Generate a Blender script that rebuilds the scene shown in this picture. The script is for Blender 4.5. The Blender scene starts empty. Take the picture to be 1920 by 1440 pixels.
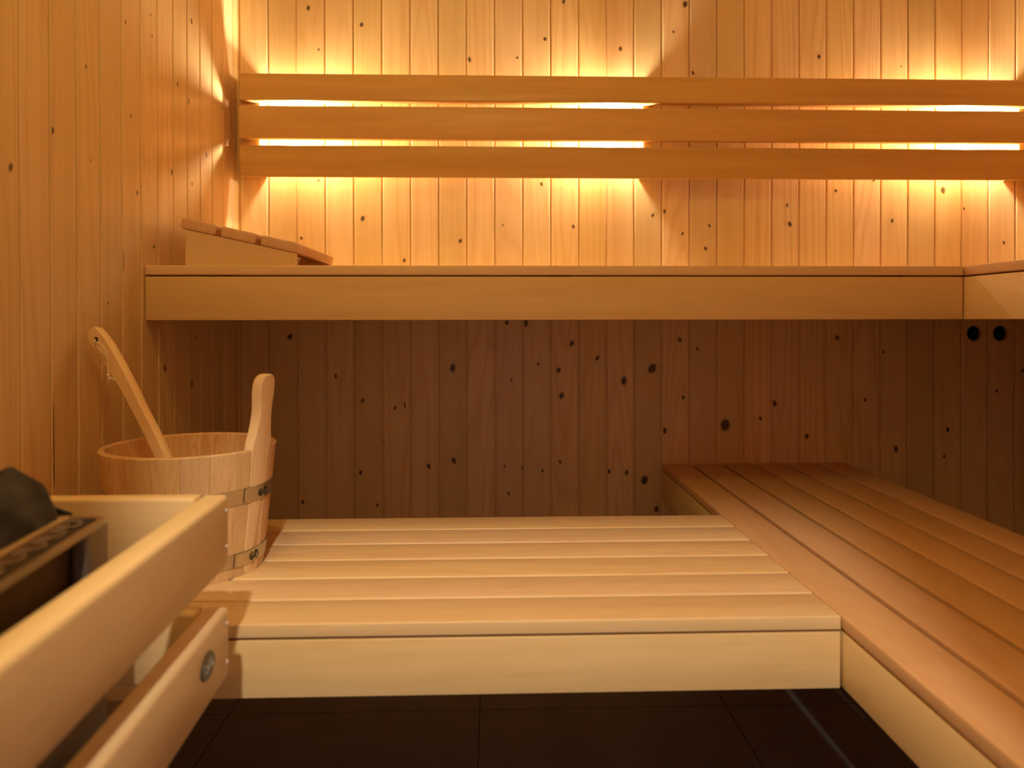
import bpy, bmesh, math, random
from mathutils import Vector, Matrix

C = bpy.context.scene.collection
H = 0.93                                   # eye height above the floor

# ------------------------------------------------------------------ camera
def make_camera():
    f, yaw, cx, cy, pit, rol = 1430.075, 0.03236, 968.376, 608.859, 0.00594, 0.00139
    cd = bpy.data.cameras.new('camera')
    cam = bpy.data.objects.new('camera', cd)
    C.objects.link(cam)
    c, s = math.cos(yaw), math.sin(yaw)
    A = Matrix(((c, -s, 0), (s, c, 0), (0, 0, 1)))
    c, s = math.cos(pit), math.sin(pit)
    B = Matrix(((1, 0, 0), (0, c, -s), (0, s, c)))
    c, s = math.cos(rol), math.sin(rol)
    R = Matrix(((c, 0, -s), (0, 1, 0), (s, 0, c))) @ B @ A
    right, fwd, up = R[0], R[1], R[2]
    M = Matrix((right, up, -fwd)).transposed().to_4x4()
    M.translation = Vector((0, 0, H))
    cam.matrix_world = M
    cd.sensor_width = 36.0
    cd.lens = f * 36.0 / 1920.0
    cd.shift_x = -(cx - 960.0) / 1920.0
    cd.shift_y = -(720.0 - cy) / 1920.0
    cd.clip_start = 0.01
    cd.dof.use_dof = True
    cd.dof.focus_distance = 1.62
    cd.dof.aperture_fstop = 3.6
    bpy.context.scene.camera = cam
make_camera()

# ------------------------------------------------------------------ world, colour management
sc = bpy.context.scene
w = bpy.data.worlds.new('dim_hall'); sc.world = w; w.use_nodes = True
w.node_tree.nodes['Background'].inputs[0].default_value = (0.52, 0.47, 0.60, 1)
w.node_tree.nodes['Background'].inputs[1].default_value = 0.95
sc.view_settings.view_transform = 'Standard'
sc.view_settings.look = 'None'
sc.view_settings.gamma = 1.0
sc.view_settings.use_curve_mapping = False
sc.view_settings.exposure = 0.05
sc.cycles.max_bounces = 16
sc.cycles.diffuse_bounces = 10
sc.cycles.sample_clamp_indirect = 4.0
sc.cycles.use_denoising = True

# ceiling lamp of the hall, shining in through the open doorway behind the viewer
ld = bpy.data.lights.new('hall_light', 'AREA'); ld.energy = 40; ld.color = (1.0, 0.90, 0.66); ld.shape = 'DISK'; ld.size = 0.07
lo = bpy.data.objects.new('hall_light', ld); lo.location = (0.05, -0.95, H + 1.32); C.objects.link(lo)
lo.rotation_euler = (Vector((0.0, 1.9, -1.7))).to_track_quat('-Z', 'Y').to_euler()
# added warm fill light under the ceiling, out of view, to brighten the room
rd = bpy.data.lights.new('ceiling_fill', 'POINT'); rd.energy = 13.0; rd.color = (1.0, 0.83, 0.27); rd.shadow_soft_size = 0.09
ro = bpy.data.objects.new('ceiling_fill', rd); ro.location = (-0.36, 0.48, H + 1.27); C.objects.link(ro)
BULB = 2200.0                              # radiance of the bulbs behind the backrest
BULB_COL = (1.0, 0.84, 0.54, 1)

# ------------------------------------------------------------------ geometry helpers (world coordinates, z from the floor)
def new(): return bmesh.new()

def box(bm, x0, x1, y0, y1, z0, z1, bevel=0.0, seg=2, M=None):
    r = bmesh.ops.create_cube(bm, size=1.0)
    vs = r['verts']
    for v in vs:
        v.co = Vector((x0 + (v.co.x + .5) * (x1 - x0), y0 + (v.co.y + .5) * (y1 - y0), z0 + (v.co.z + .5) * (z1 - z0)))
    if bevel:
        es = list({e for v in vs for e in v.link_edges})
        g = bmesh.ops.bevel(bm, geom=es, offset=bevel, segments=seg, profile=0.5, affect='EDGES')
        vs = list({v for f in g['faces'] for v in f.verts} | {v for v in vs if v.is_valid})
    if M is not None:
        for v in vs: v.co = M @ v.co
    return vs

def prism(bm, pts, a, b, axis='y', bevel=0.0):
    """closed outline pts (2-D) extruded along axis from a to b"""
    def P(p, t):
        return {'y': (p[0], t, p[1]), 'x': (t, p[0], p[1]), 'z': (p[0], p[1], t)}[axis]
    A = [bm.verts.new(P(p, a)) for p in pts]
    B = [bm.verts.new(P(p, b)) for p in pts]
    fs = [bm.faces.new(A), bm.faces.new(B[::-1])]
    n = len(pts)
    for i in range(n):
        fs.append(bm.faces.new((A[i], B[i], B[(i + 1) % n], A[(i + 1) % n])))
    bmesh.ops.recalc_face_normals(bm, faces=fs)
    if bevel:
        es = list({e for f in fs for e in f.edges})
        bmesh.ops.bevel(bm, geom=es, offset=bevel, segments=2, profile=0.5, affect='EDGES')

def tube(bm, pts, r, n=8, closed=False):
    pts = [Vector(p) for p in pts]
    rings = []
    m = len(pts)
    for i, p in enumerate(pts):
        if closed: t = pts[(i + 1) % m] - pts[i - 1]
        else: t = pts[min(i + 1, m - 1)] - pts[max(i - 1, 0)]
        t.normalize()
        u = t.orthogonal().normalized() if i == 0 else (u0 - t * u0.dot(t)).normalized()
        u0 = u; v = t.cross(u)
        rr = r[i] if isinstance(r, (list, tuple)) else r
        rings.append([bm.verts.new(p + (u * math.cos(a) + v * math.sin(a)) * rr) for a in [2 * math.pi * k / n for k in range(n)]])
    for i in range(m if closed else m - 1):
        A, B = rings[i], rings[(i + 1) % m]
        for k in range(n): bm.faces.new((A[k], A[(k + 1) % n], B[(k + 1) % n], B[k]))
    if not closed:
        bm.faces.new(rings[0][::-1]); bm.faces.new(rings[-1])

def cyl(bm, c, axis, r, h, n=24, r2=None):
    axis = Vector(axis).normalized()
    q = Vector((0, 0, 1)).rotation_difference(axis).to_matrix().to_4x4()
    M = Matrix.Translation(Vector(c)) @ q
    bmesh.ops.create_cone(bm, cap_ends=True, segments=n, radius1=r, radius2=r if r2 is None else r2, depth=h, matrix=M)

def obj(name, bm, mat, parent=None, smooth=False, z=H):
    """bm holds room coordinates with z measured from eye height; linked as one mesh"""
    if parent: bpy.context.view_layer.update()
    org = parent.matrix_world.translation if parent else Vector((0, 0, 0))
    off = Vector((0, 0, z)) - org
    for v in bm.verts: v.co += off
    me = bpy.data.meshes.new(name)
    bm.normal_update()
    bm.to_mesh(me); bm.free()
    o = bpy.data.objects.new(name, me)
    C.objects.link(o)
    if mat: me.materials.append(mat)
    if parent: o.parent = parent
    if smooth:
        for p in me.polygons: p.use_smooth = True
    return o

def smooth_angle(o, deg=35):
    me = o.data
    bm = bmesh.new(); bm.from_mesh(me)
    for f in bm.faces: f.smooth = True
    for e in bm.edges:
        if len(e.link_faces) == 2 and e.calc_face_angle(0) > math.radians(deg): e.smooth = False
    bm.to_mesh(me); bm.free()
    return o

def thing(name, label, cat, loc, group=None, rotz=0):
    o = bpy.data.objects.new(name, None); C.objects.link(o)
    o.empty_display_size = .05
    o.location = (loc[0], loc[1], loc[2] + H); o['label'] = label; o['category'] = cat
    if group: o['group'] = group
    bpy.context.view_layer.update()
    return o

def tag(o, label, cat, group=None):
    o['label'] = label; o['category'] = cat
    if group: o['group'] = group
    return o

def struct(name, bm, mat):
    o = obj(name, bm, mat); o['kind'] = 'structure'; return o

# ------------------------------------------------------------------ materials
class N:
    """tiny node-graph helper"""
    def __init__(s, name):
        s.m = bpy.data.materials.new(name); s.m.use_nodes = True
        s.t = s.m.node_tree; s.p = s.t.nodes['Principled BSDF']
    def n(s, typ, **kw):
        nd = s.t.nodes.new(typ)
        for k, v in kw.items(): setattr(nd, k, v)
        return nd
    def l(s, a, b): s.t.links.new(a, b)
    def math(s, op, a, b=None, clamp=False):
        nd = s.n('ShaderNodeMath', operation=op, use_clamp=clamp)
        for i, x in enumerate((a, b)):
            if x is None: continue
            if isinstance(x, (int, float)): nd.inputs[i].default_value = x
            else: s.l(x, nd.inputs[i])
        return nd.outputs[0]
    def mix(s, fac, a, b, blend='MIX'):
        nd = s.n('ShaderNodeMix', data_type='RGBA', blend_type=blend)
        for i, x in ((0, fac), (6, a), (7, b)):
            if isinstance(x, (int, float)): nd.inputs[i].default_value = x
            elif isinstance(x, tuple): nd.inputs[i].default_value = (*x, 1) if len(x) == 3 else x
            else: s.l(x, nd.inputs[i])
        return nd.outputs[2]

def wood(name, light, dark, axis='Z', rough=0.5, across=34.0, along=1.3, grain=0.55, rings=0.35, tone=0.22, knots=False, bump=0.05, fine=.35):
    g = N(name)
    tc = g.n('ShaderNodeTexCoord'); oi = g.n('ShaderNodeObjectInfo')
    at = g.n('ShaderNodeAttribute', attribute_name='board')
    seed = g.math('ADD', g.math('MULTIPLY', oi.outputs['Random'], 7.3), g.math('MULTIPLY', at.outputs['Fac'], 31.7))
    add = g.n('ShaderNodeVectorMath', operation='ADD')
    cx = g.n('ShaderNodeCombineXYZ')
    for i in range(3): g.l(g.math('MULTIPLY', seed, (1.0, 1.7, 2.3)[i]), cx.inputs[i])
    g.l(tc.outputs['Object'], add.inputs[0]); g.l(cx.outputs[0], add.inputs[1])
    def stretched(al, ac):
        mp = g.n('ShaderNodeMapping'); s = [ac, ac, ac]; s['XYZ'.index(axis)] = al
        mp.inputs['Scale'].default_value = s; g.l(add.outputs[0], mp.inputs['Vector']); return mp.outputs[0]
    n1 = g.n('ShaderNodeTexNoise'); n1.inputs['Scale'].default_value = 1; n1.inputs['Detail'].default_value = 5; n1.inputs['Roughness'].default_value = .6
    g.l(stretched(along, across), n1.inputs['Vector'])
    n2 = g.n('ShaderNodeTexNoise'); n2.inputs['Scale'].default_value = 1; n2.inputs['Detail'].default_value = 3; n2.inputs['Distortion'].default_value = .6
    g.l(stretched(along * 4, across * 6), n2.inputs['Vector'])
    # growth rings: bands of a slow, stretched noise -> cathedral figures
    n3 = g.n('ShaderNodeTexNoise'); n3.inputs['Scale'].default_value = 1; n3.inputs['Detail'].default_value = 0.5
    g.l(stretched(along * .75, across * .34), n3.inputs['Vector'])
    rg = g.math('FRACT', g.math('MULTIPLY', n3.outputs['Fac'], 13.0))
    rg = g.math('POWER', g.math('ABSOLUTE', g.math('SUBTRACT', g.math('MULTIPLY', rg, 2.0), 1.0)), 2.5)
    wn = g.n('ShaderNodeTexWhiteNoise', noise_dimensions='1D'); g.l(seed, wn.inputs['W'])
    ringw = g.math('MULTIPLY', g.math('MULTIPLY', rg, rings), g.math('POWER', wn.outputs['Value'], 1.6))
    mr = g.n('ShaderNodeMapRange'); mr.inputs[1].default_value = .33; mr.inputs[2].default_value = .72; g.l(n1.outputs['Fac'], mr.inputs[0])
    f = g.math('ADD', g.math('MULTIPLY', mr.outputs[0], grain), ringw)
    f = g.math('ADD', f, g.math('MULTIPLY', g.math('SUBTRACT', n2.outputs['Fac'], .5), fine), clamp=True)
    col = g.mix(f, light, dark)
    wc = g.n('ShaderNodeTexWhiteNoise', noise_dimensions='1D'); g.l(g.math('ADD', seed, 5.17), wc.inputs['W'])
    hs = g.n('ShaderNodeHueSaturation')
    g.l(g.math('ADD', g.math('MULTIPLY', wn.outputs['Value'], tone), 1 - tone * .6), hs.inputs['Value'])
    g.l(g.math('ADD', g.math('MULTIPLY', wc.outputs['Value'], .012), .494), hs.inputs['Hue'])
    g.l(g.math('ADD', g.math('MULTIPLY', wc.outputs['Value'], .16), .92), hs.inputs['Saturation'])
    g.l(col, hs.inputs['Color']); col = hs.outputs[0]
    if knots:
        kn = g.n('ShaderNodeAttribute', attribute_name='knot')
        nk = g.n('ShaderNodeTexNoise'); nk.inputs['Scale'].default_value = 260; g.l(tc.outputs['Object'], nk.inputs['Vector'])
        kf = g.math('ADD', kn.outputs['Fac'], g.math('MULTIPLY', g.math('MULTIPLY', g.math('SUBTRACT', nk.outputs['Fac'], .5), .5), kn.outputs['Fac']))
        ramp = g.n('ShaderNodeMapRange'); ramp.interpolation_type = 'SMOOTHSTEP'; ramp.inputs[1].default_value = .12; ramp.inputs[2].default_value = .85; g.l(kf, ramp.inputs[0])
        halo = g.mix(g.math('MULTIPLY', ramp.outputs[0], .45), col, (dark[0] * .6, dark[1] * .45, dark[2] * .35))
        core = g.n('ShaderNodeMapRange'); core.interpolation_type = 'SMOOTHSTEP'; core.inputs[1].default_value = .42; core.inputs[2].default_value = .72; g.l(kf, core.inputs[0])
        col = g.mix(g.math('MULTIPLY', core.outputs[0], .93), halo, (.055, .026, .012))
    g.l(col, g.p.inputs['Base Color'])
    g.p.inputs['Roughness'].default_value = rough
    g.p.inputs['Specular IOR Level'].default_value = 0.4
    if bump:
        b = g.n('ShaderNodeBump'); b.inputs['Strength'].default_value = bump; b.inputs['Distance'].default_value = .002
        g.l(f, b.inputs['Height']); g.l(b.outputs[0], g.p.inputs['Normal'])
    return g.m

def plain(name, col, rough=.5, metal=0.0, noise=0.0, scale=60, bump=0.0):
    g = N(name)
    g.p.inputs['Roughness'].default_value = rough; g.p.inputs['Metallic'].default_value = metal
    tc = g.n('ShaderNodeTexCoord'); nz = g.n('ShaderNodeTexNoise'); nz.inputs['Scale'].default_value = scale; nz.inputs['Detail'].default_value = 6
    g.l(tc.outputs['Object'], nz.inputs['Vector'])
    c2 = tuple(max(0, c * (1 - noise)) for c in col); c1 = tuple(min(1, c * (1 + noise)) for c in col)
    mr = g.n('ShaderNodeMapRange'); mr.inputs[1].default_value = .3; mr.inputs[2].default_value = .7; g.l(nz.outputs['Fac'], mr.inputs[0])
    g.l(g.mix(mr.outputs[0], c2, c1), g.p.inputs['Base Color'])
    if bump:
        b = g.n('ShaderNodeBump'); b.inputs['Strength'].default_value = bump; b.inputs['Distance'].default_value = .003
        g.l(nz.outputs['Fac'], b.inputs['Height']); g.l(b.outputs[0], g.p.inputs['Normal'])
    return g.m

LT, DK = (.80, .585, .33), (.62, .345, .135)
M_WALLZ = wood('spruce_panelling', (.80, .60, .33), (.68, .455, .21), 'Z', .36, across=30, along=1.0, grain=.5, rings=.85, tone=.20, knots=True, fine=.75)
M_X = wood('bench_wood_lengthwise_x', LT, (.70, .46, .22), 'X', .45, across=26, along=2.2, grain=.75, rings=.35, tone=.14, fine=.5)
M_Y = wood('bench_wood_lengthwise_y', (.73, .47, .27), (.62, .36, .18), 'Y', .45, across=26, along=2.0, grain=.6, rings=.25, tone=.14)
M_REST = wood('backrest_wood', (.74, .50, .21), (.58, .35, .12), 'X', .42, across=26, along=1.5, grain=.75, rings=.15, tone=.16)
M_RAIL = wood('rail_wood', (.87, .68, .39), (.79, .57, .29), 'Y', .42, across=26, along=2.6, grain=.8, rings=.3, tone=.08)
M_BUCKET = wood('bucket_wood', (.76, .52, .28), (.58, .33, .145), 'Z', .42, across=95, along=1.1, grain=.6, rings=.95, tone=.20, fine=1.0)
M_HANDLE = wood('handle_wood', (.86, .64, .37), (.74, .50, .26), 'Z', .42, across=60, along=2.5, grain=.4, rings=.15, tone=.05)
M_DARKW = wood('batten_wood', (.60, .36, .17), (.42, .23, .10), 'Z', .6, across=30, along=1.6)
M_STEEL = plain('brushed_steel', (.62, .58, .52), .28, 1.0, .06, 40)
M_LIP = plain('warm_steel_lip', (.85, .66, .42), .4, .8, .08, 40)
M_CASE = plain('heater_sheet_metal', (.34, .31, .26), .42, .7, .10, 30)
M_WIRE = plain('dull_wire', (.34, .26, .19), .5, .4, .1, 80)
M_BLACK = plain('black_enamel', (.012, .011, .012), .45, .2, .2, 80)
M_STONE = plain('sauna_stone_rock', (.052, .049, .053), .85, 0, .75, 32, .9)
M_CORD = plain('cotton_cord', (.80, .68, .50), .9, 0, .1, 300)
M_SCREW = plain('zinc_screw', (.92, .90, .86), .3, .6, .05, 60)
M_PLATE = plain('badge_plate', (.085, .068, .052), .35, .3, .15, 60)
M_PLATE2 = plain('badge_relief', (.42, .36, .28), .4, .3, .1, 60)
M_HOLE = plain('vent_pipe_black', (.01, .009, .009), .8, 0, .1, 60)
M_CERAMIC = plain('lamp_ceramic', (.75, .70, .62), .5, 0, .05, 60)

def emit(name, col, strength):
    m = bpy.data.materials.new(name); m.use_nodes = True
    p = m.node_tree.nodes['Principled BSDF']
    p.inputs['Base Color'].default_value = col
    p.inputs['Emission Color'].default_value = col; p.inputs['Emission Strength'].default_value = strength
    return m
M_BULB = emit('glowing_bulb', BULB_COL, BULB)

def floor_material():
    g = N('dark_floor_tile')
    tc = g.n('ShaderNodeTexCoord'); sp = g.n('ShaderNodeSeparateXYZ'); g.l(tc.outputs['Object'], sp.inputs[0])
    def line(o, off, pitch, w):
        a = g.math('DIVIDE', g.math('SUBTRACT', o, off - pitch * 40), pitch)
        fr = g.math('FRACT', a)
        d = g.math('MINIMUM', fr, g.math('SUBTRACT', 1.0, fr))
        return g.math('LESS_THAN', d, w / pitch)
    ln = g.math('MAXIMUM', line(sp.outputs[0], -.030, .592, .0014), line(sp.outputs[1], 1.817, .592, .0014))
    nz = g.n('ShaderNodeTexNoise'); nz.inputs['Scale'].default_value = 9; nz.inputs['Detail'].default_value = 8; g.l(tc.outputs['Object'], nz.inputs['Vector'])
    base = g.mix(nz.outputs['Fac'], (.135, .130, .155), (.200, .190, .220))
    g.l(g.mix(ln, base, (.012, .009, .008)), g.p.inputs['Base Color'])
    g.p.inputs['Roughness'].default_value = .55
    return g.m
M_FLOOR = floor_material()

# ------------------------------------------------------------------ the room shell
XL, XR, Y0, Y1 = -0.7388, 1.63, -0.30, 2.247          # left wall, right wall, front wall, back wall
CEIL = 1.42

def panel_wall(a0, a1, start, pitch, mapping, knots, cracks=(), z0=-H, z1=CEIL, holes=()):
    """tongue-and-groove boards standing upright; mapping(a, depth, z) -> point, depth>0 goes into the wall"""
    bm = new()
    la = bm.verts.layers.float.new('board'); lk = bm.verts.layers.float.new('knot')
    rnd = random.Random(5)
    i0 = math.floor((a0 - start) / pitch); i1 = math.ceil((a1 - start) / pitch)
    def board_of(a): return math.floor((a - start) / pitch)
    tones = {i: rnd.random() for i in range(i0 - 1, i1 + 2)}
    ch, gap, gd = .0024, .0017, .0055
    def quad(p, t, k=0.0):
        vs = [bm.verts.new(mapping(*q)) for q in p]
        for v in vs: v[la] = t
        return bm.faces.new(vs)
    for i in range(i0, i1):
        s = start + i * pitch; e = s + pitch; t = tones[i]
        prof = [(s - gap, gd), (s + gap, gd), (s + gap, ch * .9), (s + gap + ch, 0), (e - gap - ch, 0), (e - gap, ch * .9), (e - gap, gd)]
        prof = [(min(max(a, a0), a1), d) for a, d in prof]
        hs = [h for h in holes if s < h[0] < e]
        for j in range(len(prof) - 1):
            (pa, pd), (qa, qd) = prof[j], prof[j + 1]
            if abs(pa - qa) < 1e-7 and abs(pd - qd) < 1e-7: continue
            if j == 3 and hs:
                zc, r = hs[0][1], hs[0][2]; ac = hs[0][0]
                quad([(pa, 0, z0), (qa, 0, z0), (qa, 0, zc - r * 1.3), (pa, 0, zc - r * 1.3)], t)
                quad([(pa, 0, zc + r * 1.3), (qa, 0, zc + r * 1.3), (qa, 0, z1), (pa, 0, z1)], t)
                n = 32; B = (pa, qa, zc - r * 1.3, zc + r * 1.3)
                for k in range(n):
                    def ring(k):
                        an = 2 * math.pi * k / n
                        ca, sa = math.cos(an), math.sin(an)
                        inner = (ac + r * ca, 0, zc + r * sa)
                        lim = [1e9]
                        if ca > 1e-6: lim.append((B[1] - ac) / ca)
                        if ca < -1e-6: lim.append((B[0] - ac) / ca)
                        if sa > 1e-6: lim.append((B[3] - zc) / sa)
                        if sa < -1e-6: lim.append((B[2] - zc) / sa)
                        m = min(lim)
                        return inner, (ac + m * ca, 0, zc + m * sa)
                    (i_a, o_a), (i_b, o_b) = ring(k), ring(k + 1)
                    quad([i_a, o_a, o_b, i_b], t)
                    if abs(o_a[0] - o_b[0]) > 1e-6 and abs(o_a[2] - o_b[2]) > 1e-6:      # fill the square corner
                        cnr = (B[1] if o_a[0] + o_b[0] > 2 * ac else B[0], 0, B[3] if o_a[2] + o_b[2] > 2 * zc else B[2])
                        quad([o_a, cnr, o_b], t)
                    quad([i_a, i_b, (i_b[0], .014, i_b[2]), (i_a[0], .014, i_a[2])], t)
                continue
            quad([(pa, pd, z0), (qa, qd, z0), (qa, qd, z1), (pa, pd, z1)], t)
    # knots: discs of the same wood lying on the board face, carrying a falloff for the colour
    def blob(a, z, ra, rz, amp=1.0, tilt=0.0, d=-.0002):
        if not (a0 + .002 < a < a1 - .002): return
        t = tones[board_of(a)]
        s = start + board_of(a) * pitch + gap + ch; e = s + pitch - 2 * (gap + ch)
        c = bm.verts.new(mapping(a, d, z)); c[la] = t; c[lk] = amp
        prev = None; n = 16
        for fr in (.33, .66, 1.0):
            ring = []
            for k in range(n):
                an = 2 * math.pi * k / n
                x, y = ra * fr * math.cos(an), rz * fr * math.sin(an)
                aa = min(max(a + x + y * tilt, s), e)
                v = bm.verts.new(mapping(aa, d, z + y)); v[la] = t; v[lk] = amp * (1 - fr)
                ring.append(v)
            for k in range(n):
                if prev is None: bm.faces.new((c, ring[k], ring[(k + 1) % n]))
                else: bm.faces.new((prev[k], ring[k], ring[(k + 1) % n], prev[(k + 1) % n]))
            prev = ring
    for (a, z, r) in knots:
        s = start + board_of(a) * pitch + gap + ch; e = s + pitch - 2 * (gap + ch)
        a = min(max(a, s + r * .4), e - r * .4)
        blob(a, z, r * 1.5, r * rnd.uniform(1.75, 2.4), rnd.uniform(.92, 1.25), rnd.uniform(-.3, .3))
    for (a, zc, ln) in cracks:
        blob(a, zc, .0028, ln, 2.2)
    return bm

def recalc(bm, toward):
    bmesh.ops.recalc_face_normals(bm, faces=bm.faces)
BK = [(-0.533, 0.911, 0.0063), (-0.379, 0.864, 0.0063), (-0.503, 0.79, 0.0031), (-0.065, 0.766, 0.0086), (0.076, 0.772, 0.0047), (0.158, 0.828, 0.0063), (0.381, 0.801, 0.0063), (0.574, 0.935, 0.0094), (0.539, 0.853, 0.0039), (0.597, 0.732, 0.0047), (0.976, 0.784, 0.0063), (1.224, 0.757, 0.0039), (0.213, 0.938, 0.0063), (0.147, 0.401, 0.0047), (-0.377, 0.298, 0.0079), (-0.092, 0.233, 0.0063), (0.477, 0.31, 0.0063), (0.512, 0.322, 0.0063), (0.566, 0.256, 0.0047), (0.635, 0.212, 0.0063), (0.033, 0.28, 0.0039), (0.888, 0.285, 0.0063), (1.027, 0.385, 0.0047), (1.198, 0.296, 0.0063), (1.353, 0.388, 0.0094), (1.415, 0.333, 0.0047), (1.54, 0.231, 0.0047), (-0.256, 0.176, 0.0047), (-0.505, 0.409, 0.0047), (-0.555, 0.24, 0.0047), (1.142, 0.417, 0.0047), (0.88, 0.341, 0.0047), (0.646, 0.28, 0.0047), (0.241, 0.276, 0.0063), (-0.115, -0.14, 0.0094), (-0.112, -0.413, 0.0094), (-0.379, -0.235, 0.0063), (-0.385, -0.446, 0.0063), (-0.284, -0.257, 0.0047), (-0.186, -0.429, 0.0079), (0.044, -0.007, 0.0063), (0.097, -0.009, 0.0094), (0.058, -0.177, 0.0047), (0.137, -0.13, 0.0047), (0.236, -0.069, 0.0079), (0.197, -0.148, 0.0079), (0.206, -0.223, 0.0094), (0.312, -0.112, 0.0063), (0.391, -0.18, 0.011), (0.475, -0.144, 0.0141), (0.452, -0.475, 0.0126), (0.399, -0.452, 0.0079), (0.34, -0.449, 0.0063), (0.488, -0.562, 0.0079), (0.049, -0.512, 0.0063), (0.037, -0.43, 0.0039), (0.149, -0.445, 0.0047), (0.201, -0.419, 0.0063), (0.558, -0.059, 0.0079), (0.568, -0.23, 0.0079), (0.507, -0.329, 0.0094), (0.61, -0.086, 0.0047), (1.032, -0.053, 0.0079), (0.839, -0.249, 0.0094), (0.8, -0.294, 0.0063), (0.94, -0.348, 0.0079), (1.211, -0.388, 0.0079), (1.369, -0.331, 0.0063), (1.171, -0.097, 0.0047), (1.117, -0.24, 0.0047), (1.519, -0.215, 0.0047), (0.694, -0.313, 0.0189), (-0.589, -0.047, 0.0094), (-0.553, -0.532, 0.0063), (-0.336, -0.542, 0.0047), (-0.457, -0.163, 0.0047), (1.358, -0.411, 0.0047), (1.598, -0.154, 0.0063)]
LK = [(1.198, 0.236, 0.0074), (1.307, 0.32, 0.0054), (1.418, 0.463, 0.0039), (1.433, 0.296, 0.003), (1.569, 0.603, 0.0043), (1.59, 0.419, 0.0044), (1.617, 0.267, 0.0056), (1.683, 0.664, 0.0035), (1.69, 0.62, 0.0035), (1.696, 0.162, 0.0046), (1.825, 0.557, 0.0063), (1.91, 0.738, 0.0066), (1.891, 0.536, 0.0065), (1.909, 0.337, 0.0053), (1.79, 0.343, 0.0074), (2.005, 0.43, 0.0056), (1.495, 0.034, 0.0031), (1.904, -0.156, 0.0065), (1.748, -0.107, 0.0073), (2.264, 0.892, 0.0047), (1.929, -0.041, 0.004), (1.967, -0.064, 0.0041), (2.212, 0.737, 0.0045), (2.128, 0.586, 0.0044), (1.647, 0.138, 0.0029)]
VENTS = [(1.4505, -.0415, .0235), (1.5310, -.0415, .0235)]
back = panel_wall(XL, XR, -.6500, .08242, lambda a, d, z: (a, Y1 + d, z), BK,
                  cracks=[(-.3195, -.358, .022), (.0915, -.436, .028), (-.2556, -.2495, .014)], holes=VENTS)
struct('wall_back', back, M_WALLZ)
left = panel_wall(Y0, Y1, 1.2217, .08242, lambda a, d, z: (XL - d, a, z), LK,
                  cracks=[(1.309, -.20, .085), (1.5560, .12, .03), (1.309, -.26, .03)])
struct('wall_left', left, M_WALLZ)
right = panel_wall(Y0, Y1, -.26, .08242, lambda a, d, z: (XR + d, a, z), [])
struct('wall_right', right, M_WALLZ)
# front wall behind the viewer, its doorway narrowed to cut the hall light on the left
JX, HEAD = 0.228, 0.93
bm = new()
box(bm, JX, XR + .05, Y0 - .06, Y0, -H, CEIL)
box(bm, XL - .05, JX, Y0 - .06, Y0, HEAD, CEIL)
box(bm, XL - .05, -.115, Y0 - .06, Y0, -H, HEAD)  # added wall piece, keeps hall light off the left side
struct('wall_front', bm, M_WALLZ)
bm = new(); box(bm, XL - .06, XR + .06, Y0 - .06, Y1 + .06, CEIL, CEIL + .03)
struct('ceiling', bm, M_X)
bm = new(); box(bm, XL - .06, XR + .06, Y0 - .5, Y1 + .06, -H - .05, -H)
struct('floor', bm, M_FLOOR)

# ------------------------------------------------------------------ round openings under the side bench
for k, (a, z, r) in enumerate(VENTS):
    bm = new(); n = 32
    rings = []
    for d in (.0140, .11):
        rings.append([bm.verts.new((a + r * 1.001 * math.cos(2 * math.pi * q / n), Y1 + d, z + r * 1.001 * math.sin(2 * math.pi * q / n))) for q in range(n)])
    for q in range(n): bm.faces.new((rings[0][q], rings[0][(q + 1) % n], rings[1][(q + 1) % n], rings[1][q]))
    bm.faces.new(rings[1])
    tag(obj('vent_hole', bm, M_HOLE, smooth=True), ('left one of the two round black holes in the wall under the upper bench',
        'right one of the two round black holes in the wall under the upper bench')[k], 'vent', 'vent holes in the back wall')

# ------------------------------------------------------------------ benches
def bench_x(name, label, x0, x1, y0, y1, top, n, th, gapz, zb, gap=.006, group=None):
    """bench whose slats run along x; front edge at y0"""
    t = thing(name, label, 'bench', ((x0 + x1) / 2, (y0 + y1) / 2, zb), group)
    p = (y1 - y0 + gap) / n
    for i in range(n):
        bm = new(); box(bm, x0, x1, y0 + i * p, y0 + i * p + p - gap, top - th, top, .0028, 3)
        smooth_angle(obj('slat', bm, M_X, t), 60)
    bm = new(); box(bm, x0 + .0005, x1 - .0005, y0 + .0015, y0 + .0235, zb, top - th - gapz, .0018, 2)
    smooth_angle(obj('fascia', bm, M_X, t), 60)
    for fx in (.08, .5, .92):
        x = x0 + (x1 - x0) * fx
        bm = new(); box(bm, x - .022, x + .022, y0 + .0235, y1 - .002, top - th - .045, top - th, .002)
        obj('crossbeam', bm, M_DARKW, t)
    return t
def bench_y(name, label, x0, x1, y0, y1, top, n, th, gapz, zb, gap=.0110, group=None):
    """bench whose slats run along y; open edge at x0"""
    t = thing(name, label, 'bench', ((x0 + x1) / 2, (y0 + y1) / 2, zb), group)
    p = (x1 - x0 + gap) / n
    for i in range(n):
        bm = new(); box(bm, x0 + i * p, x0 + i * p + p - gap, y0, y1, top - th, top, .0032, 3)
        smooth_angle(obj('slat', bm, M_Y, t), 60)
    bm = new(); box(bm, x0 + .0015, x0 + .0235, y0, y1 - .0005, zb, top - th - gapz, .0018, 2)
    smooth_angle(obj('fascia', bm, M_RAIL, t), 60)
    for fy in (.10, .955):
        y = y0 + (y1 - y0) * fy
        bm = new(); box(bm, x0 + .0235, x1 - .002, y - .022, y + .022, top - th - .045, top - th, .002)
        obj('crossbeam', bm, M_DARKW, t)
    return t
bench_x('upper_bench', 'long upper wooden bench along the back wall, under the glowing backrest', XL + .001, 1.0385, 1.647, Y1 - .003, .1180, 6, .0205, .0035, .0005, gap=.0012)
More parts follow.
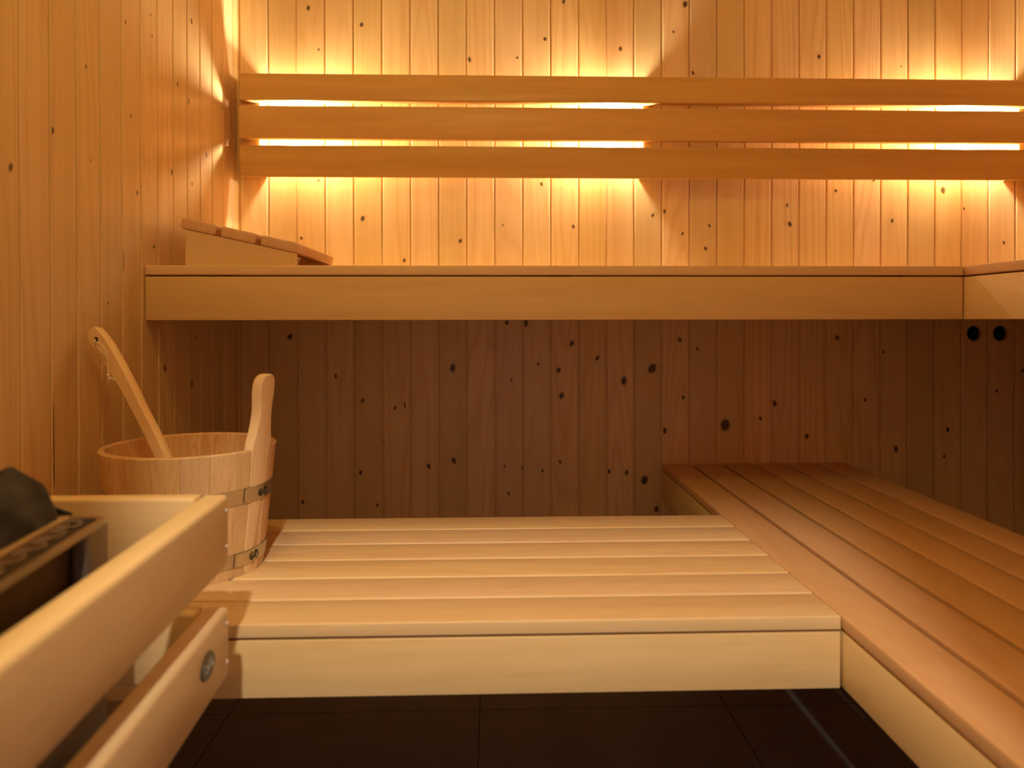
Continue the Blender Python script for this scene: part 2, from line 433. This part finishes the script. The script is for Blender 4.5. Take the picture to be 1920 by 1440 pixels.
bench_y('upper_bench', 'upper wooden bench on the right, only its end corner in view', 1.0410, XR - .003, Y0 + .004, Y1 - .003, .1180, 6, .0205, .0035, .0005, gap=.0012)
bench_x('lower_bench', 'wide low bench platform of crosswise boards carrying the wooden bucket', XL + .001, .5020, 1.0785, 1.6505, -.4260, 6, .0205, .0035, -.5315)
bench_y('lower_bench', 'low bench on the right with dark gaps between its lengthwise slats', .5035, 1.0480, Y0 + .004, Y1 - .003, -.4260, 6, .0205, .0035, -.5315)

# ------------------------------------------------------------------ backrest with its lamps
t = thing('backrest', 'backrest of three long horizontal slats on the back wall, lit from behind', 'backrest', (.44, 2.20, .40))
for (zt, yt, zb, yb) in ((.692, 2.163, .6135, 2.150), (.5995, 2.149, .5075, 2.149), (.4908, 2.150, .4045, 2.163)):
    bm = new()
    c = Vector((.4435, (yt + yb) / 2 + .011, (zt + zb) / 2)); hh = math.hypot(zt - zb, yt - yb)
    M = Matrix.Translation(c) @ Matrix.Rotation(math.atan2(-(yt - yb), zt - zb), 4, 'X')
    box(bm, -1.147, 1.147, -.011, .011, -hh / 2, hh / 2, .003, 2, M)
    smooth_angle(obj('backrest_slat', bm, M_REST, t), 60)
for (xa, xb) in ((-.7020, -.6530), (.4340, .4620), (1.5345, 1.5885)):
    bm = new()
    prism(bm, [(Y1 - .0005, .416), (Y1 - .0005, .688), (2.1855, .688), (2.1745, .6135), (2.1735, .60), (2.1735, .507), (2.1745, .49), (2.1835, .416)], xa, xb, 'x')
    obj('spacer_block', bm, M_REST, t)
for x, lab in ((-.575, 'warm lamp hidden behind the left end of the backrest'),
               (.352, 'warm lamp hidden behind the middle of the backrest'),
               (1.425, 'warm lamp hidden behind the right end of the backrest')):
    l = thing('wall_lamp', lab, 'lamp', (x, Y1, .553), 'lamps behind the backrest')
    bm = new(); box(bm, x - .016, x + .016, Y1 - .0215, Y1, .549, .581, .003); obj('lamp_base', bm, M_CERAMIC, l)
    bm = new()
    tube(bm, [(x, Y1 - .029, .527), (x, Y1 - .029, .530), (x, Y1 - .029, .534), (x, Y1 - .029, .599), (x, Y1 - .029, .603), (x, Y1 - .029, .606)], [.002, .005, .0062, .0062, .005, .002], 14)
    obj('bulb', bm, M_BULB, l, True)

# ------------------------------------------------------------------ headrest on the upper bench
t = thing('headrest', 'sloping slatted wooden headrest lying on the left end of the upper bench', 'headrest', (-.55, 1.89, .118))
YN, YF = 1.690, 2.088
x0, zt0, x1, zt1 = -.6760, .2260, -.4280, .1715         # top line of the slats at the near end
sl = (zt1 - zt0) / (x1 - x0); an = math.atan(sl)
L = math.hypot(x1 - x0, zt1 - zt0); wd = .0775; gp = (L - 3 * wd) / 2
for i in range(3):
    bm = new()
    M = Matrix.Translation(Vector((x0, 0, zt0))) @ Matrix.Rotation(-an, 4, 'Y')
    a = i * (wd + gp)
    box(bm, a, a + wd, YN, YF, -.0235, 0, .0045, 3, M)
    smooth_angle(obj('slat', bm, M_Y, t), 60)
for (ya, yb) in ((YN + .004, YN + .026), (YF - .05, YF - .028)):
    bm = new()
    k = .0240 / math.cos(an)
    xa, xb = -.6700, -.4330
    prism(bm, [(xa, .1182), (xb, .1182), (xb, zt0 + sl * (xb - x0) - k), (xa, zt0 + sl * (xa - x0) - k)], ya, yb, 'y')
    obj('side_board', bm, M_X, t)

# ------------------------------------------------------------------ bucket
BX, BY, BT, BB, RT, RB = -.5245, 1.343, -.2145, -.4258, .1425, .1205
t = thing('bucket', 'round stave-built wooden bucket with one upright handle stave and two metal hoops', 'bucket', (BX, BY, BB))
def rad(z): return RB + (RT - RB) * (z - BB) / (BT - BB)
bm = new(); la = bm.verts.layers.float.new('board'); rnd = random.Random(3)
NS = 20; sub = 4; th = .0110
for i in range(NS):
    a0 = 2 * math.pi * i / NS + .05; da = 2 * math.pi / NS; tone = rnd.random()
    g_ = .0007 / RT
    angs = [a0 + g_ * .15] + [a0 + g_ + (da - 2 * g_) * k / sub for k in range(sub + 1)] + [a0 + da - g_ * .15]
    cols = []
    for j, a in enumerate(angs):
        edge = .0006 if j in (0, len(angs) - 1) else 0
        prof = [(rad(BB) - edge, BB), (rad(BT) - edge, BT - .002), (rad(BT) - .002 - edge, BT), (rad(BT) - th + .002, BT), (rad(BT) - th, BT - .002), (rad(BB) - th, BB + .02)]
        c = [bm.verts.new((BX + r * math.cos(a), BY - r * math.sin(a), z)) for r, z in prof]
        for v in c: v[la] = tone
        cols.append(c)
    for j in range(len(cols) - 1):
        for q in range(5): bm.faces.new((cols[j][q], cols[j][q + 1], cols[j + 1][q + 1], cols[j + 1][q]))
cyl(bm, (BX, BY, BB + .016), (0, 0, 1), RB - th + .003, .012, 40)
bmesh.ops.recalc_face_normals(bm, faces=bm.faces)
o = obj('stave_wall', bm, M_BUCKET, t); smooth_angle(o, 25)
for (za, zb) in ((-.3035, -.2770), (-.4090, -.3850)):
    bm = new(); n = 96; rr = []
    prof = [(.0002, za), (.0016, za + .0006), (.0016, zb - .0006), (.0002, zb)]
    for k in range(n):
        a = 2 * math.pi * k / n
        rr.append([bm.verts.new((BX + (rad(z) + e) * math.cos(a), BY - (rad(z) + e) * math.sin(a), z)) for e, z in prof])
    for k in range(n):
        for q in range(3): bm.faces.new((rr[k][q], rr[(k + 1) % n][q], rr[(k + 1) % n][q + 1], rr[k][q + 1]))
    # overlapping strap end with punched marks
    for (ea, wide, ex) in ((math.radians(32 if za > -.35 else 37), .05, .0012),):
        q0 = ea - wide / RT
        pr_ = []
        for k in range(9):
            a = q0 + (ea - q0) * k / 8; zm = .003
            pr_.append([bm.verts.new((BX + (rad(z) + .0016 + ex) * math.cos(a), BY - (rad(z) + .0016 + ex) * math.sin(a), z)) for z in (za + .0008, zb - .0008)])
        for k in range(8): bm.faces.new((pr_[k][0], pr_[k + 1][0], pr_[k + 1][1], pr_[k][1]))
    bmesh.ops.recalc_face_normals(bm, faces=bm.faces)
    o = obj('hoop', bm, M_STEEL, t, True); smooth_angle(o, 40)
    for q, aa in enumerate((10, 16)):
        a = math.radians(aa + (4 if za < -.35 else 0)); zc = (za + zb) / 2; r = rad(zc) + .0030
        bm = new()
        d = Vector((math.cos(a), -math.sin(a), 0)); tn = Vector((-math.sin(a), -math.cos(a), 0)); c = Vector((BX, BY, zc)) + d * r
        tube(bm, [c + tn * .0045 * math.cos(u) + Vector((0, 0, .0065 * math.sin(u))) for u in [2 * math.pi * k / 14 for k in range(14)]], .0009, 6, True)
        if q: tube(bm, [c + tn * -.003 + Vector((0, 0, -.006)), c + tn * .003 + Vector((0, 0, .006))], .0009, 6)
        obj('punch_mark', bm, M_BLACK, o)
# the taller stave that serves as handle
pa = math.radians(17); d = Vector((math.cos(pa), -math.sin(pa), 0)); tn = Vector((math.sin(pa), math.cos(pa), 0))
def outline(pts, n=10):
    P = [Vector(p) for p in pts]; out = []
    for i in range(len(P)):
        p0, p1, p2, p3 = P[i - 1], P[i], P[(i + 1) % len(P)], P[(i + 2) % len(P)]
        for k in range(n):
            s = k / n
            out.append(.5 * ((2 * p1) + (-p0 + p2) * s + (2 * p0 - 5 * p1 + 4 * p2 - p3) * s * s + (-p0 + 3 * p1 - 3 * p2 + p3) * s ** 3))
    return out
hp = outline([(-.0190, -.2060), (.0190, -.2060), (.0225, -.100), (.0255, -.020), (.0265, .004), (.0235, .020), (.0185, .044), (.0175, .068), (.0205, .092), (.0185, .114), (.0085, .1235), (-.0085, .1235), (-.0185, .114), (-.0205, .092), (-.0175, .068), (-.0185, .044), (-.0235, .020), (-.0265, .004), (-.0255, -.020), (-.0225, -.100)], 4)
bm = new(); F = []; Bk = []
for p in hp:
    z = BT + p.y; r = rad(z)
    bow = -(p.x ** 2) / (2 * RT)
    out_ = .0009 + .0021 * min(1, max(0, (p.y + .02) / .03))
    F.append(bm.verts.new(Vector((BX, BY, z)) + d * (r + out_ + bow) + tn * p.x))
    Bk.append(bm.verts.new(Vector((BX, BY, z)) + d * (r - .0155 + bow) + tn * p.x))
bm.faces.new(F); bm.faces.new(Bk[::-1])
for i in range(len(hp)): bm.faces.new((F[i], Bk[i], Bk[(i + 1) % len(hp)], F[(i + 1) % len(hp)]))
bmesh.ops.recalc_face_normals(bm, faces=bm.faces)
big = [f for f in bm.faces if len(f.verts) > 4]
es = list({e for f in big for e in f.edges})
bmesh.ops.bevel(bm, geom=es, offset=.0030, segments=3, profile=.5, affect='EDGES')
o = obj('handle_stave', bm, M_HANDLE, t); smooth_angle(o, 40)

# ------------------------------------------------------------------ ladle leaning in the bucket against the wall
t = thing('ladle', 'bent wooden ladle standing in the bucket and leaning on the left wall', 'ladle', (-.48, 1.30, -.40))
key = [(-.7195, 1.404, -.0190, .0125), (-.7080, 1.397, -.0300, .0160), (-.6929, 1.392, -.0475, .0165), (-.6655, 1.378, -.0812, .0148), (-.6385, 1.364, -.1161, .0125),
       (-.6128, 1.350, -.1541, .0112), (-.5862, 1.335, -.1921, .0110), (-.5605, 1.318, -.2300, .0112), (-.5350, 1.300, -.2800, .0120), (-.5050, 1.295, -.3400, .0150)]
def crom(P, n):
    out = []
    for i in range(len(P) - 1):
        p0, p1, p2, p3 = P[max(i - 1, 0)], P[i], P[i + 1], P[min(i + 2, len(P) - 1)]
        for k in range(n):
            s = k / n
            out.append(tuple(.5 * ((2 * b) + (-a + c) * s + (2 * a - 5 * b + 4 * c - e) * s * s + (-a + 3 * b - 3 * c + e) * s ** 3) for a, b, c, e in zip(p0, p1, p2, p3)))
    out.append(P[-1]); return out
path = crom(key, 5)
nrm = Vector((-.40, -.90, .10)).normalized()
bm = new(); rings = []
T = .0085
m = len(path)
for i, p in enumerate(path):
    c = Vector(p[:3]); a = Vector(path[max(i - 1, 0)][:3]); b = Vector(path[min(i + 1, m - 1)][:3])
    tg = (b - a).normalized(); wv = nrm.cross(tg).normalized(); nv = tg.cross(wv).normalized()
    w_ = p[3]
    if i == 0: w_ *= .62
    if i == 1: w_ *= .90
    sec = [(1, -.6), (.86, -1), (-.86, -1), (-1, -.6), (-1, .6), (-.86, 1), (.86, 1), (1, .6)]
    rings.append([bm.verts.new(c + wv * w_ * u + nv * T * v) for u, v in sec])
for i in range(m - 1):
    for k in range(8): bm.faces.new((rings[i][k], rings[i][(k + 1) % 8], rings[i + 1][(k + 1) % 8], rings[i + 1][k]))
bm.faces.new(rings[0][::-1]); bm.faces.new(rings[-1])
bmesh.ops.recalc_face_normals(bm, faces=bm.faces)
o = obj('handle', bm, M_HANDLE, t); smooth_angle(o, 35)
hc = Vector((-.7040, 1.3955, -.0340)) + nrm * (T + .0003)
bm = new(); cyl(bm, hc, nrm, .0042, .0012, 18); obj('hang_hole', bm, M_HOLE, t)
bm = new()                                                  # bowl at the bottom of the bucket
n = 28
for (R_, z) in ((0, 0),): pass
prof = [(.001, -.408), (.030, -.406), (.040, -.392), (.043, -.365), (.039, -.365), (.036, -.388), (.026, -.398), (.001, -.399)]
cc = (-.478, 1.318)
rr = [[bm.verts.new((cc[0] + r * math.cos(2 * math.pi * k / n), cc[1] + r * math.sin(2 * math.pi * k / n), z)) for r, z in prof] for k in range(n)]
for k in range(n):
    for q in range(len(prof) - 1): bm.faces.new((rr[k][q], rr[(k + 1) % n][q], rr[(k + 1) % n][q + 1], rr[k][q + 1]))
bmesh.ops.recalc_face_normals(bm, faces=bm.faces)
obj('bowl', bm, M_HANDLE, t, True)
bm = new()
o0 = hc + nrm * .001
cp = crom([tuple(o0), tuple(o0 + Vector((.002, -.006, -.005))), (-.6938, 1.370, -.0395), (-.6855, 1.366, -.0447), (-.6782, 1.366, -.0550), (-.6764, 1.366, -.0691), (-.6764, 1.366, -.0832), (-.6750, 1.366, -.0950)], 4)
tube(bm, cp, .0014, 6)
cp = crom([tuple(o0 + Vector((-.002, -.002, -.002))), (-.7000, 1.376, -.0440), (-.6900, 1.369, -.0530), (-.6800, 1.367, -.0600), (-.6755, 1.367, -.0800), (-.6755, 1.367, -.0945)], 4)
tube(bm, cp, .0013, 6)
bmesh.ops.create_icosphere(bm, subdivisions=2, radius=.0034, matrix=Matrix.Translation((-.6752, 1.366, -.0960)))
for k in range(9):
    a = k * .75
    tube(bm, [(-.6752, 1.366, -.0965), (-.6715 + .004 * math.cos(a), 1.366 + .003 * math.sin(a), -.1020), (-.6675 + .010 * math.cos(a), 1.366 + .006 * math.sin(a), -.1085 - .003 * math.sin(a * 2))], .0008, 5)
obj('cord', bm, M_CORD, t, True)

# ------------------------------------------------------------------ heater, its stones and the wooden guard rail
GA = math.radians(5.6)
HX, HY = -.3925, .7950                                     # far right corner of the casing
t = thing('sauna_heater', 'metal sauna heater with an open black stone tray, behind the wooden rail', 'heater', (-.55, .55, -.41))
MH = Matrix.Translation((HX, HY, 0)) @ Matrix.Rotation(GA, 4, 'Z')      # local: x<0 into heater, y<0 towards viewer
W_, D_ = .325, .52
def rounded(x0, x1, y0, y1, r, n=6):
    out = []
    for (cx_, cy_, a0) in ((x1 - r, y1 - r, 0), (x0 + r, y1 - r, 90), (x0 + r, y0 + r, 180), (x1 - r, y0 + r, 270)):
        for k in range(n + 1):
            a = math.radians(a0 + 90 * k / n); out.append((cx_ + r * math.cos(a), cy_ + r * math.sin(a)))
    return out
def ringwall(bm, outer, inner, z0, z1):
    n = len(outer)
    V = [[bm.verts.new(MH @ Vector((p[0], p[1], z))) for p in L_] for L_, z in ((outer, z0), (outer, z1), (inner, z1), (inner, z0))]
    for i in range(n):
        j = (i + 1) % n
        for a in range(4): bm.faces.new((V[a][i], V[a][j], V[(a + 1) % 4][j], V[(a + 1) % 4][i]))
    bmesh.ops.recalc_face_normals(bm, faces=bm.faces)
bm = new()                                                  # lower casing
prism(bm, rounded(-W_, 0, -D_, 0, .012), -.410, -.2570, 'z')
for v in bm.verts: v.co = MH @ v.co
obj('casing', bm, M_CASE, t)
bm = new(); ringwall(bm, rounded(-W_ + .017, -.019, -D_ + .01, -.008, .012), rounded(-W_ + .020, -.022, -D_ + .013, -.011, .010), -.257, -.2045)
obj('side_panel', bm, plain('heater_side_panel', (.16, .12, .08), .5, .6, .15, 30), t)
for (xa, ya) in ((0, 0), (-W_, 0)):                         # rear corner posts
    bm = new(); s = 1 if xa == 0 else -1
    prism(bm, rounded(min(xa, xa - s * .0185), max(xa, xa - s * .0185), -.048, 0, .006), -.257, -.2055, 'z')
    for v in bm.verts: v.co = MH @ v.co
    obj('corner_post', bm, M_CASE, t)
bm = new(); ringwall(bm, rounded(-W_, 0, -D_, 0, .014), rounded(-W_ + .006, -.006, -D_ + .006, -.006, .010), -.2058, -.2000)
obj('rim', bm, M_STEEL, t)
bm = new(); ringwall(bm, rounded(-W_ + .0205, -.0225, -D_ + .0135, -.0115, .010), rounded(-W_ + .022, -.024, -D_ + .015, -.013, .010), -.2555, -.2062)
obj('liner', bm, M_BLACK, t)
bm = new(); ringwall(bm, rounded(-W_ + .006, -.0062, -D_ + .006, -.0062, .010), rounded(-W_ + .021, -.0230, -D_ + .014, -.0120, .010), -.2062, -.2042)
obj('ledge', bm, M_BLACK, t)
bm = new(); prism(bm, rounded(-W_ + .006, -.006, -D_ + .006, -.006, .010), -.2565, -.2550, 'z')
for v in bm.verts: v.co = MH @ v.co
obj('inner_tray', bm, M_BLACK, t)
TX = -.027                                                  # stone basket inside the rim
bm = new(); ringwall(bm, rounded(-W_ + .034, TX, -D_ + .03, -.018, .012), rounded(-W_ + .042, TX - .0080, -D_ + .038, -.0265, .008), -.2190, -.1935)
obj('basket_lip', bm, M_LIP, t)
bm = new()                                                  # rear plate rising towards the wall
prism(bm, [(TX - .001, -.1940), (TX - .001, -.1915), (TX - .045, -.1735), (TX - .10, -.163), (-W_ + .04, -.163), (-W_ + .04, -.1935)], -.021, -.0185, 'y')
for v in bm.verts: v.co = MH @ v.co
obj('back_plate', bm, M_BLACK, t)
for k in range(9):                                          # wire loops between basket and rim
    bm = new(); yc = -.046 - k * .036
    pts = [(TX + .001, yc - .014, -.1960), (TX + .009, yc - .012, -.1962), (TX + .0155, yc - .004, -.1965), (TX + .0170, yc + .004, -.1965), (TX + .013, yc + .011, -.1963), (TX + .001, yc + .012, -.1960)]
    pts = crom(pts, 4)
    tube(bm, [MH @ Vector(p) for p in pts], .0009, 6)
    obj('wire_loop', bm, M_WIRE, t, True)

def stone(c, r, seed, lab):
    rnd = random.Random(seed); bm = new()
    for _ in range(22):
        v = Vector((rnd.gauss(0, 1), rnd.gauss(0, 1), rnd.gauss(0, 1))).normalized()
        v *= rnd.uniform(.86, 1.0)
        bm.verts.new((c[0] + v.x * r[0], c[1] + v.y * r[1], c[2] + v.z * r[2]))
    g = bmesh.ops.convex_hull(bm, input=bm.verts)
    bmesh.ops.delete(bm, geom=[v for v in bm.verts if not v.link_faces], context='VERTS')
    bmesh.ops.bevel(bm, geom=list(bm.edges), offset=min(r) * .13, segments=2, profile=.5, affect='EDGES')
    o = obj('sauna_stone', bm, M_STONE); smooth_angle(o, 30)
    if lab: tag(o, lab, 'stone', 'stones in the heater')
    return o
bm = new()
pk = [(-.456, .738, -.137), (-.480, .760, -.146), (-.437, .760, -.160), (-.424, .742, -.186), (-.419, .728, -.203), (-.440, .700, -.212),
      (-.500, .705, -.205), (-.515, .755, -.200), (-.460, .785, -.205), (-.425, .775, -.210), (-.492, .735, -.155), (-.442, .722, -.168), (-.470, .715, -.165)]
for p in pk: bm.verts.new(p)
bmesh.ops.convex_hull(bm, input=bm.verts)
bmesh.ops.bevel(bm, geom=list(bm.edges), offset=.0022, segments=2, profile=.5, affect='EDGES')
tag(smooth_angle(obj('sauna_stone', bm, M_STONE), 30), 'largest grey stone, standing up at the far corner of the heater', 'stone', 'stones in the heater')
stones = [((-.552, .735, -.190), (.028, .032, .026), 11), ((-.612, .725, -.188), (.028, .034, .028), 12),
          ((-.441, .655, -.203), (.022, .030, .019), 13), ((-.500, .650, -.182), (.032, .034, .030), 14), ((-.565, .655, -.186), (.028, .034, .028), 15),
          ((-.432, .575, -.200), (.021, .028, .017), 16), ((-.487, .575, -.184), (.028, .034, .030), 17), ((-.550, .580, -.186), (.030, .034, .028), 18),
          ((-.440, .510, -.196), (.028, .030, .021), 19), ((-.505, .505, -.184), (.030, .032, .030), 20), ((-.565, .510, -.186), (.024, .030, .026), 21)]
for c, r, s in stones: stone(c, r, s, 'dark grey stone heaped with others in the heater, beside the largest one')

t = thing('guard_rail', 'pale wooden guard rail of boards around the heater, blurred in the foreground', 'railing', (-.34, .95, -.44))
GX, GY, gs = -.3255, .9550, .044                            # outer far corner, lean of the side boards
ang = math.atan(gs)
for (z0, z1) in ((-.3035, -.2140), (-.4395, -.3530)):
    bm = new()
    M = Matrix.Translation((GX, GY, 0)) @ Matrix.Rotation(ang, 4, 'Z')
    box(bm, -.031, 0, -GY - .12, 0, z0, z1, .0065, 3, M)
    side = obj('side_board', bm, M_RAIL, t); smooth_angle(side, 60)
    bm = new(); box(bm, XL + .001, GX - .0325, GY - .027, GY, z0, z1, .004, 3)
    smooth_angle(obj('back_board', bm, M_X, t), 60)
    zs = (z1 - .018, z1 - .062) if z0 > -.4 else (z1 - .017, z1 - .064)
    for zz in zs:
        bm = new(); c = M @ Vector((.0003, -.013, zz)); cyl(bm, c, (1, gs, 0), .0034, .0030, 16, .0018)
        obj('screw', bm, M_SCREW, side)
# oval badge on the lower side board
M = Matrix.Translation((GX, GY, 0)) @ Matrix.Rotation(ang, 4, 'Z')
by, bz = -.0860, -.3895
bm = new(); n = 40
A = [bm.verts.new(M @ Vector((.0002, by + .0225 * math.cos(2 * math.pi * k / n), bz + .0150 * math.sin(2 * math.pi * k / n)))) for k in range(n)]
B = [bm.verts.new(M @ Vector((.0022, by + .0215 * math.cos(2 * math.pi * k / n), bz + .0142 * math.sin(2 * math.pi * k / n)))) for k in range(n)]
for k in range(n): bm.faces.new((A[k], A[(k + 1) % n], B[(k + 1) % n], B[k]))
bm.faces.new(B)
bmesh.ops.recalc_face_normals(bm, faces=bm.faces)
bd = obj('badge', bm, M_PLATE, t); bd['label'] = 'dark oval badge'
bm = new()
strokes = [[(-.013, .004), (-.013, -.004)], [(-.0165, .0045), (-.0095, .0045)], [(-.008, .002), (-.005, -.003), (-.002, .002)], [(-.005, -.003), (-.007, -.007)],
           [(.001, .006), (.001, -.004)]]
for s_ in strokes: tube(bm, [M @ Vector((.0024, by + p[0], bz + p[1])) for p in s_], .0007, 6)
tube(bm, [M @ Vector((.0024, by + .0085 + .0045 * math.cos(u), bz + .0005 + .0048 * math.sin(u))) for u in [2 * math.pi * k / 18 for k in range(18)]], .0007, 6, True)
obj('lettering', bm, M_PLATE2, bd)
